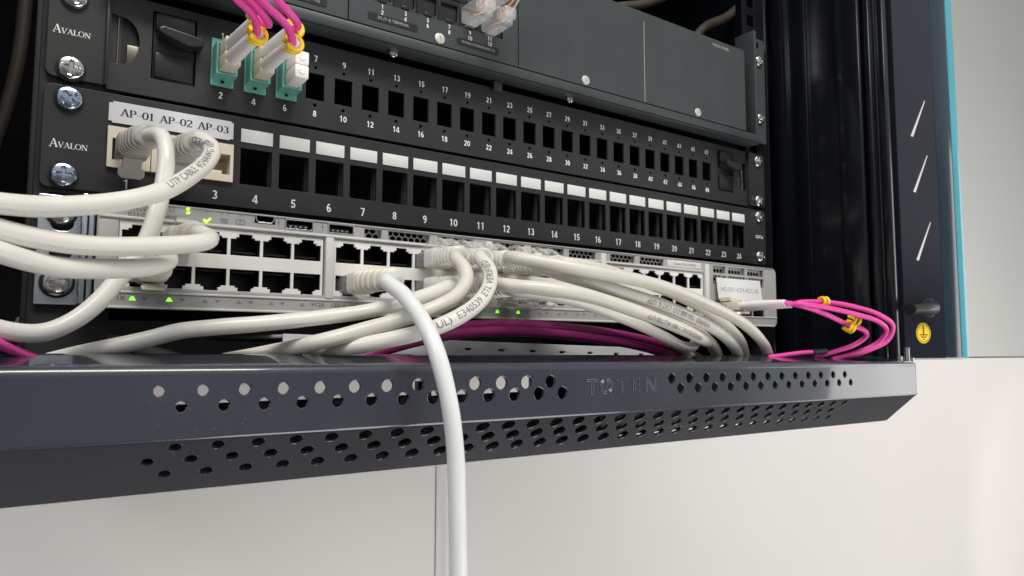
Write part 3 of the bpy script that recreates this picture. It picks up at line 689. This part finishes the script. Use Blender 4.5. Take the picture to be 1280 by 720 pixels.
# ================================================================== plugs and cables
def plug(parent, x, y, z, up=True, tab=20, bigtab=False, bootmat='boot', bodymat='clear', L=34, blen=20, w_=11.6, h_=9.0, ribs=5, bend=0.0, rend=4.6):
    """RJ45 plug leaving the port at x,y,z towards -y; returns the point where the cable leaves the boot"""
    k = 1 if up else -1
    b = MB().box(x-5.7, x+5.7, y-11, y+8, z-4.0, z+4.0, 0.6)
    b.box(x-3.0, x+3.0, y-10, y+6, z+k*4.2-0.5, z+k*4.2+0.5, 0.3)
    pb = b.build('plug_body', bodymat, parent)
    tb = MB(); T = shift(x, y-9, z + k*4.2) @ Matrix.Rotation(math.radians(-k*tab), 4, 'X')
    tb.box(-3.1, 3.1, -9, 9, -0.5, 0.5, 0.3, T).box(-4.2, 4.2, -12, -8, -0.6, 1.0 if up else 0.6, 0.5, T)
    if bigtab:
        tb = MB(); T = shift(x, y-12, z-7.6) @ Matrix.Rotation(math.radians(24), 4, 'X')
        tb.plate([(-3.6, 2.5), (-3.6, -1.5), (-5.0, -2.6), (-5.0, -5.0), (-3.6, -6.4), (3.6, -6.4), (5.0, -5.0), (5.0, -2.6), (3.6, -1.5), (3.6, 2.5)], [], 1.5, 0.4, T)
    tb.build('release_tab', bootmat if bigtab else ('clear' if bodymat == 'clear' else bootmat), parent)
    if bootmat == 'clearboot':
        hp = [Vector((x, y-3-1.0*j, z + k*(5.0 + 4.6*math.sin(math.pi*min(1, j/24.0))**0.8))) for j in range(0, 25, 2)]
        hd = MB()
        for off in (-3.6, 3.6): hd.tube([p + Vector((off, 0, 0)) for p in hp], 0.75, 8)
        n0 = len(hd.v); hd.v += [p + Vector((o_, 0, 0)) for p in hp for o_ in (-3.6, 3.6)]
        for j in range(len(hp)-1): hd.f.append([n0+2*j, n0+2*j+1, n0+2*j+3, n0+2*j+2]); hd.sm.append(True)
        hd.build('tab_hood', 'clear', parent)
    c = MB()
    for q in range(8): c.box(x-3.9+1.1*q, x-3.5+1.1*q, y-9, y+2, z-k*4.1-0.1, z-k*4.1+0.12)
    c.build('contact', 'gold', pb)
    bt = MB(); n = 2 * ribs + 2
    # boot: rounded square sleeve narrowing to a round end, with grooves
    secs = [(0, w_/2, h_/2, 5), (7, w_/2, h_/2, 5), (8.5, w_/2*0.96, h_/2*0.98, 4)]
    for q in range(ribs):
        f = (q+0.2)/ribs; ww = w_/2*0.92*(1-f) + rend*f; hh = h_/2*0.96*(1-f) + rend*f; yy = 8.5 + (blen-9.5)*q/ribs; d = (blen-9.5)/ribs
        secs += [(yy+0.1*d, ww, hh, 3), (yy+0.55*d, ww, hh, 3), (yy+0.65*d, ww*0.88, hh*0.88, 3), (yy+0.95*d, ww*0.88, hh*0.88, 3)]
    secs += [(blen-1, rend, rend, 2), (blen, rend*0.8, rend*0.8, 2)]
    seg = 28; base = len(bt.v)
    for (yy, ww, hh, ex) in secs:
        ox = bend * max(0, (yy-7)/(blen-7))**2
        for s_ in range(seg):
            th = 2*math.pi*s_/seg; cx_, sx_ = math.cos(th), math.sin(th)
            bt.v.append(Vector((x + ox + ww*math.copysign(abs(cx_)**(2/ex), cx_), y-8-yy, z + hh*math.copysign(abs(sx_)**(2/ex), sx_))))
    for i in range(len(secs)-1):
        for s_ in range(seg):
            s2 = (s_+1) % seg; bt.f.append([base+i*seg+s_, base+i*seg+s2, base+(i+1)*seg+s2, base+(i+1)*seg+s_]); bt.sm.append(True)
    bt.f.append([base+s_ for s_ in range(seg)]); bt.sm.append(False); bt.f.append([base+(len(secs)-1)*seg+s_ for s_ in range(seg)]); bt.sm.append(False)
    bt.build('strain_relief_boot', bootmat, parent)
    return Vector((x+bend, y-8-blen+2, z))
def cable_text(path, r, txt, s0, h, phase=0.0, flip=False):
    L = [0]
    for a, b in zip(path, path[1:]): L.append(L[-1] + (b-a).length)
    def f(x, y):
        s_ = s0 - x if flip else s0 + x
        s_ = min(max(s_, 0.01), L[-1]-0.01); j = 0
        while L[j+1] < s_: j += 1
        p = path[j].lerp(path[j+1], (s_-L[j])/(L[j+1]-L[j])); t = (path[j+1]-path[j]).normalized()
        if j+2 < len(path): t = t.lerp((path[j+2]-path[j+1]).normalized(), 0.5*(s_-L[j])/(L[j+1]-L[j])).normalized()
        n = (CAM - p); n = (n - t*n.dot(t)).normalized(); b = t.cross(n)
        if flip: b = -b
        # b points "down" the letter for rightward text; y grows upward
        th = phase + y/r; q = n*math.cos(th) - b*math.sin(th)
        return p + q*(r*1.02+0.05)
    return MB().text(txt, 0, 0, 0, h, deform=f, align='LEFT')
def cable(parent, ctrl, r=3.3, m='cable', txt=None, s0=10, h=2.6, phase=0.0, flip=False, step=2.0, name='cable_jacket'):
    path = smooth(ctrl, step); ph = random.uniform(0, 6)
    rr = [r*(1 + 0.012*math.sin(i*step/7.0+ph) + 0.010*math.sin(i*step/3.1+2*ph)) for i in range(len(path))]
    if r > 2:
        wob = Vector((random.uniform(-1,1), random.uniform(-1,1), random.uniform(-1,1))).normalized()*0.22
        path = [p + wob*math.sin(i*step/13.0+ph)*min(1, i/8) for i, p in enumerate(path)]
    o = MB().tube(path, rr, 22).build(name, m, parent)
    if txt: cable_text(path, r, txt, s0, h, phase, flip).build('printed_marking', 'inkc', o)
    return path
def pc(loc, label, group=None, name='patch_cable', cat='patch cable'):
    return thing(name, loc, label, cat, group)

# --- left pair in the keystone panel
x1 = kx(1) + 0.6
t = pc((x1, -10, 19), 'ivory patch cable plugged in socket 1, dropping past the switch to the lower left')
e = plug(t, x1, -1, 18.6, up=False, bigtab=True, bootmat='bootgrey', bodymat='clear', blen=25, bend=3.0, w_=12.4, h_=10.6, rend=5.0)
cable(t, [e+Vector((0,7,0)), e, at(203,172,-45), at(208,196,-50), at(205,228,-52), at(197,262,-54), at(183,300,-54), at(164,330,-54), at(145,352,-55), at(120,380,-57), at(88,403,-59), at(50,416,-61), at(0,411,-64), at(-70,385,-68)], 3.1)
x2 = kx(2) + 0.4
t = pc((x2, -10, 19), 'printed ivory patch cable looping out of socket 2 and sweeping left above the others')
e = plug(t, x2, -1, 18.6, up=False, bigtab=True, bootmat='bootgrey', bodymat='clear', blen=25, bend=3.0, w_=12.4, h_=10.6, rend=5.0)
cable(t, [e+Vector((0,7,0)), e, at(250,174,-44), at(265,184,-50), at(261,200,-58), at(238,220,-68), at(200,240,-80), at(150,252,-86), at(100,257,-90), at(50,258,-94), at(0,254,-98), at(-80,245,-104)], 3.2, txt='UTP CABLE 4/24AWG VERIFIED', s0=72, h=2.7, flip=True, phase=0.35)
# --- switch, left block: two cables running left
t = pc((-200, SY, -21), 'ivory patch cable with rounded bend in the upper left switch port, leaving to the left')
e = plug(t, BX[0]+PP*1, SY-0.5, -21.0, up=True, tab=6, bootmat='boot', bodymat='boot', blen=22, bend=1.5, w_=12, h_=10)
cable(t, [e+Vector((0,7,0)), e, at(248,292,-62), at(262,297,-67), at(257,302,-73), at(235,305,-77), at(200,307,-80), at(150,308,-84), at(100,306,-88), at(50,299,-92), at(0,288,-96), at(-80,262,-102)], 3.2)
t = pc((-195, SY, -36), 'ivory patch cable in the lower left switch port, lowest of three parallel ones')
e = plug(t, BX[0]+PP*0+3, SY-0.5, -34.6, up=False, bootmat='boot', bodymat='boot', blen=20, bend=1.0, w_=12, h_=10)
cable(t, [e+Vector((0,7,0)), e, at(206,318,-60), at(210,326,-67), at(190,333,-73), at(150,336,-79), at(110,336,-84), at(75,334,-88), at(40,327,-92), at(0,315,-96), at(-80,287,-102)], 3.2)
# --- the cord that hangs over the bottom edge
t = pc((BX[1]+2, SY, -35), 'bright white patch cable hanging down in front of the perforated bottom edge')
e = plug(t, BX[1]+1.5, SY-0.5, -34.9, up=False, bootmat='boot', bodymat='clear', blen=30, bend=5, w_=12, h_=10.5, rend=5)
cable(t, [e+Vector((0,9,0)), e, at(484,352,-64), at(504,368,-76), at(526,397,-88), at(542,430,-97), at(553,465,-102), at(561,500,-104.5), at(567,540,-105), at(570,580,-105), at(571.5,640,-105), at(573,720,-105), at(574,830,-104)], 3.45, 'cablew')
# --- clear booted cluster in the middle of the switch
BL = dict(bootmat='clearboot', bodymat='clear', w_=12.2, h_=10.4, rend=4.6, ribs=6)
G = 'clear booted patch cables in the middle of the switch'
def cl(col, row, label, pts, r=3.3, m='cable', **kw):
    x = (BX[1]+PP*col) if col < 6 else (BX[2]+PP*(col-6))
    z = -20.6 if row == 0 else -35.0
    t = pc((x, SY, z), label, G); e = plug(t, x, SY-0.5, z, up=(row == 0), blen=24, bend=kw.pop('bend', 2.0), **BL)
    # where a cable sinks behind the bottom edge it lies inside the cabinet, clear of the folded sheet
    pts = [CAM + (p - CAM)*((-48.5 - CAM.y)/(p.y - CAM.y)) if (p.z < -65.5 and p.y < -48.5) else p for p in pts]
    cable(t, [e+Vector((0,7,0)), e] + pts, r, 'cable2' if (col + row) % 2 else m, **kw); return t
cl(3, 0, 'patch cable bending sharply back left in front, leftmost clear plug of the upper row',
   [at(570,323,-60), at(580,335,-66), at(583,350,-70), at(570,370,-74), at(545,384,-76), at(505,399,-74), at(455,413,-68), at(400,427,-64), at(340,440,-60), at(280,452,-58)], 3.3)
cl(4, 0, 'patch cable printed E340539 that bends back left, second plug of the upper row',
   [at(600,322,-62), at(611,336,-70), at(612,354,-76), at(600,376,-81), at(572,397,-84), at(535,413,-81), at(490,424,-74), at(440,433,-66), at(380,441,-60), at(320,450,-56)], 3.4, txt='(UL)  E340539  ETL VERIFIED', s0=86, h=3.1, flip=True, phase=0.1)
cl(3, 1, 'patch cable running flat to the left under the switch, leftmost plug of the lower row',
   [at(562,357,-57), at(545,364,-60), at(505,378,-62), at(460,389,-62), at(400,397,-61), at(320,405,-60), at(270,409,-58), at(225,414,-56), at(185,424,-54), at(150,432,-53), at(110,440,-52), at(60,452,-50)], 3.1)
cl(5, 0, 'patch cable arching right above the others, third plug of the upper row',
   [at(640,322,-66), at(680,329,-78), at(720,336,-86), at(757,342,-90), at(805,352,-90), at(855,368,-86), at(900,388,-78), at(935,409,-69), at(955,430,-61), at(962,450,-57)], 3.3)
cl(4, 1, 'printed patch cable running right and down, from the second clear plug of the lower row',
   [at(610,354,-60), at(640,357,-74), at(680,361,-84), at(730,369,-90), at(780,384,-90), at(830,402,-85), at(870,420,-75), at(893,437,-64), at(900,452,-57)], 3.3, txt='VERIFIED ISO/IEC 11801 ALL/TSB UTP', s0=172, h=2.6, flip=True)
cl(6, 0, 'patch cable printed CAT 6 running right between its neighbours, from the upper row',
   [at(668,330,-64), at(700,342,-76), at(740,353,-82), at(780,366,-83), at(830,382,-80), at(870,399,-75), at(900,416,-68), at(918,434,-60), at(925,452,-56)], 3.4, txt='VERIFIED  TIA-568-2-D  CAT 6  UTP', s0=158, h=2.8, flip=True)
cl(7, 0, 'patch cable running right just below the upper ports, from the rightmost upper clear plug',
   [at(700,328,-60), at(740,334,-66), at(775,343,-68), at(820,358,-68), at(860,376,-66), at(900,400,-62), at(925,425,-57), at(932,450,-54)], 3.1)
cl(5, 1, 'patch cable sagging lowest on the right side, third plug of the lower row',
   [at(640,362,-56), at(680,368,-62), at(717,376,-66), at(760,390,-68), at(800,406,-67), at(830,421,-64), at(852,433,-60), at(866,433,-57), at(872,420,-54), at(868,405,-50)], 3.1)
cl(6, 1, 'patch cable running right low down, tucked between two printed cables, from the lower row',
   [at(676,358,-58), at(720,362,-66), at(770,371,-70), at(815,386,-70), at(855,404,-66), at(888,428,-60), at(900,450,-56)], 3.1)
cl(7, 1, 'patch cable behind the sagging one, heading right and down from the lower row',
   [at(690,370,-50), at(730,379,-52), at(780,398,-54), at(820,416,-54), at(850,434,-53), at(870,452,-52)], 3.1)

# loose cables low at left and in the dark
def loose(name, label, ctrl, r, m, cat='cable', group=None):
    t = MB().tube(smooth(ctrl, 3), r, 16).build(name, m); tag(t, label, cat, group); return t
loose('network_cable', 'shaded ivory cable lying behind the bottom edge at far left', [at(20,405,20), at(90,414,24), at(135,424,26), at(180,436,24), at(230,452,20)], 3.0, 'cable2')
loose('fibre_cable', 'short pink fibre entering at the lower left corner', [at(-40,400,-70), at(0,430,-66), at(22,440,-62), at(60,455,-58)], 1.6, 'magenta')
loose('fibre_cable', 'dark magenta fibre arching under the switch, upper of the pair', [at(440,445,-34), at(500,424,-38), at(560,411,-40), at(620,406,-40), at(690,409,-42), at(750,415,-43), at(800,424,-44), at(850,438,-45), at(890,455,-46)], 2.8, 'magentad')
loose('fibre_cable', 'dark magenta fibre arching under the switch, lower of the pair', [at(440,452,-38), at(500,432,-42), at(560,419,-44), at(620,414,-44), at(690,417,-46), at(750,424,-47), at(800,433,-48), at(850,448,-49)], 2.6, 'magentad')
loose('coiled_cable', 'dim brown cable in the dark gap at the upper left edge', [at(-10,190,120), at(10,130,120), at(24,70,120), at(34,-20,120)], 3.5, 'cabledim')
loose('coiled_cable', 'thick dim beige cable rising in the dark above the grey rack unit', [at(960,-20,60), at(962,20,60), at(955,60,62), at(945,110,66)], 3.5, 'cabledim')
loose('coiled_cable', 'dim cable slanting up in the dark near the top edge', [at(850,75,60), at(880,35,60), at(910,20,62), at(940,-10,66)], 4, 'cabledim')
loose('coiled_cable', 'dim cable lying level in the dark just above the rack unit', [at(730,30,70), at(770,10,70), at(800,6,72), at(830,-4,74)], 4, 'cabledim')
# slotted shelf under the magenta fibres
sh = MB().plate(rect(-150, 110, -74, -62.6), [rrect(-140+20.8*k, -136+20.8*k, -67.4, -66.2, (.5,.5,.5,.5)) for k in range(11)], 1.5, 0.3, shift(0, -30, 0) @ shift(-29,0,-66) @ Matrix.Rotation(math.radians(1.6), 4, 'Y') @ shift(29,0,66))
sh.box(-150, 110, -28.3, 120, -64.4, -62.9, 0.3, shift(-29,0,-66) @ Matrix.Rotation(math.radians(1.6), 4, 'Y') @ shift(29,0,66))
tag(sh.build('slotted_shelf', 'tray'), 'pale grey slotted shelf lying low behind the bottom edge', 'shelf')

# --- duplex fibres in the teal adapters
def lc(parent, x, y, z, L=42, bootm='whiteplastic', r0=3.3):
    b = MB().box(x-3.4, x+3.4, y-12, y+4, z-3.1, z+3.1, 0.4).box(x-2.0, x+2.0, y-15, y-3, z+2.3, z+3.3, 0.3)
    b.build('connector_body', 'beige', parent)
    MB().tube([Vector((x, y-11, z)), Vector((x, y-14, z)), Vector((x+0.6, y-L*0.6, z-0.3)), Vector((x+1.5, y-L, z-1.0))], [r0, r0, r0*0.92, r0*0.80], 24).build('connector_boot', bootm, parent)
    return Vector((x+1.5, y-L+2, z-1.0))
def ring_clip(parent, p, d, r=3.6, width=5):
    d = Vector(d).normalized(); a = d.orthogonal().normalized(); b = d.cross(a); mb = MB()
    arcp = [p + a*(r*math.cos(th)) + b*(r*math.sin(th)) for th in [math.radians(k) for k in range(0, 300, 12)]]
    for off in (-width/2+1, width/2-1): mb.tube([q + d*off for q in arcp], 1.0, 10)
    mb.tube([arcp[0]-d*width/2, arcp[0]+d*width/2], 1.3, 10).tube([arcp[-1]-d*width/2, arcp[-1]+d*width/2], 1.3, 10)
    mb.build('duplex_clip', 'yellow', parent)
tops = [
 ('magenta duplex fibre cord plugged in the leftmost teal adapter', fx(1)+0.2, [[at(318,22,-62), at(297,0,-70), at(270,-25,-80)], [at(336,30,-60), at(318,6,-68), at(292,-22,-78)]]),
 ('magenta duplex fibre cord plugged in the middle teal adapter', fx(3)+0.2, [[at(358,32,-62), at(336,10,-68), at(312,-14,-76)], [at(372,30,-60), at(352,6,-66), at(326,-20,-74)]]),
]
for lab, x, paths in tops:
    t = thing('duplex_fibre_cord', (x, -5, 68), lab, 'fibre cord', 'magenta duplex fibre cords in the teal adapters')
    for j, z in enumerate((63.0, 69.4)):
        e = lc(t, x, -9, z, 45)
        cable(t, [e+Vector((0,6,0)), e] + [p + Vector((0,0,0)) for p in paths[j]], 1.45 if False else 1.6, 'magenta', name='fibre_jacket')
        ring_clip(t, e + Vector((0,-1,0)), (0.1,-1,0.1), 3.3, 4)
x = fx(5)+0.2
t = thing('fibre_plug', (x, -5, 68), 'pair of short white dust plugs in the rightmost teal adapter', 'dust plug')
for z in (62.8, 69.4):
    b = MB().box(x-3.3, x+3.3, -24, -8, z-3.2, z+3.2, 0.8).lathe([(1.5, 0), (1.3, 0.4), (0.8, 0.3)], (x, -24, z), seg=20)
    b.build('plug_cap', 'whiteplastic', t)

# --- duplex fibre looping out of the switch on the right
t = thing('duplex_fibre_cord', (165, SY, -38), 'magenta duplex fibre cord looping out of the right end of the switch', 'fibre cord')
mod = MB().box(156.4, 168.4, SY-12, SY+4, -42, -33.6, 0.5).build('optical_module', 'steel', t)
MB().plate([(155.6,-33),(169.4,-33),(169.4,-30.6),(155.6,-30.6)], [], 9, 0.5, shift(0, SY-13, 0)).build('module_handle', 'cream', t)
MB().box(170, 181, SY-10, SY+2, -41.5, -33.0, 0.6).build('module_plug', 'beige', t)
pth = [[at(1000,378,-72), at(1035,378,-78), at(1070,384,-84), at(1100,394,-88), at(1116,408,-88), at(1110,425,-84), at(1085,438,-76), at(1060,446,-70)],
       [at(1000,382,-70), at(1030,392,-76), at(1058,405,-80), at(1080,413,-84), at(1083,420,-82), at(1070,430,-76), at(1045,439,-70), at(1020,447,-64)],
       [at(1000,380,-74), at(1035,385,-82), at(1070,393,-88), at(1098,402,-92), at(1108,414,-90), at(1098,428,-84), at(1070,441,-74), at(1040,449,-68)]]
for j, (dx, z) in enumerate(((0, -36.6), (6.6, -37.4))):
    X_ = 158.8 + dx; y0 = SY-11
    b = MB().box(X_-3, X_+3, y0-8, y0+2, z-3, z+3, 0.4).box(X_-1.8, X_+1.8, y0-10, y0, z+2.4, z+4, 0.4); b.build('connector_body', 'cream', t)
    MB().tube([Vector((X_, y0-7, z)), Vector((X_, y0-9, z)), Vector((X_+1, y0-28, z+0.3)), Vector((X_+3, y0-40, z+0.4))], [2.9, 2.9, 2.6, 2.2], 22).build('connector_boot', 'whiteplastic', t)
    e = Vector((X_+3, y0-40, z+0.4))
    for q in ([0, 2] if j else [1]):
        cable(t, [e+Vector((-1,5,0)), e] + pth[q], 1.65, 'magenta', name='fibre_jacket')
ring_clip(t, at(1030,377,-78), (1,-0.3,0), 2.6, 5); ring_clip(t, at(1068,400,-84), (1,-0.2,-0.3), 3.0, 6); ring_clip(t, at(1062,409,-82), (1,-0.2,-0.4), 3.0, 5)
cable(t, [at(960,447,-60), at(1003,441,-66), at(1022,440,-68)], 1.5, 'magenta', name='fibre_jacket')
cable(t, [at(1016,440,-68), at(1032,439,-69)], 1.9, 'latch', name='heat_shrink_sleeve')

# --- clear telephone plugs with an orange pair above
for k, (dx, dz, lab) in enumerate(((0, 0, 'clear telephone plug with orange and white wires, lower left of the three at top'), (13.4, -1.5, 'clear telephone plug in the top sockets, lower right of three'), (12, 13, 'clear telephone plug cut by the top edge, topmost of three'))):
    X_ = -44.5 + dx; Z_ = 121.0 + dz
    t = thing('telephone_plug', (X_, VY, Z_), lab, 'plug', 'clear telephone plugs')
    MB().box(X_-5.6, X_+5.6, VY-17, VY+1, Z_-5.2, Z_+4.4, 1.6, seg=3).box(X_-4, X_+4, VY-22, VY-16, Z_-4, Z_+3, 1.4).build('plug_body', 'clear', t)
    MB().box(X_-2.8, X_+2.8, VY-14, VY+0.5, Z_-6.6, Z_-5.6, 0.3).build('release_tab', 'clear', t)
    for m_, ox in (('orange', -1.0), ('wirew', 1.2)):
        MB().tube(smooth([(X_+ox, VY-3, Z_), (X_+ox*1.5, VY-10, Z_-1), (X_+ox*2, VY-17, Z_+1), (X_+ox+3, VY-24, Z_+8), (X_+ox+6, VY-26, Z_+24)], 1.5), 0.55, 10).build('wire', m_, t)
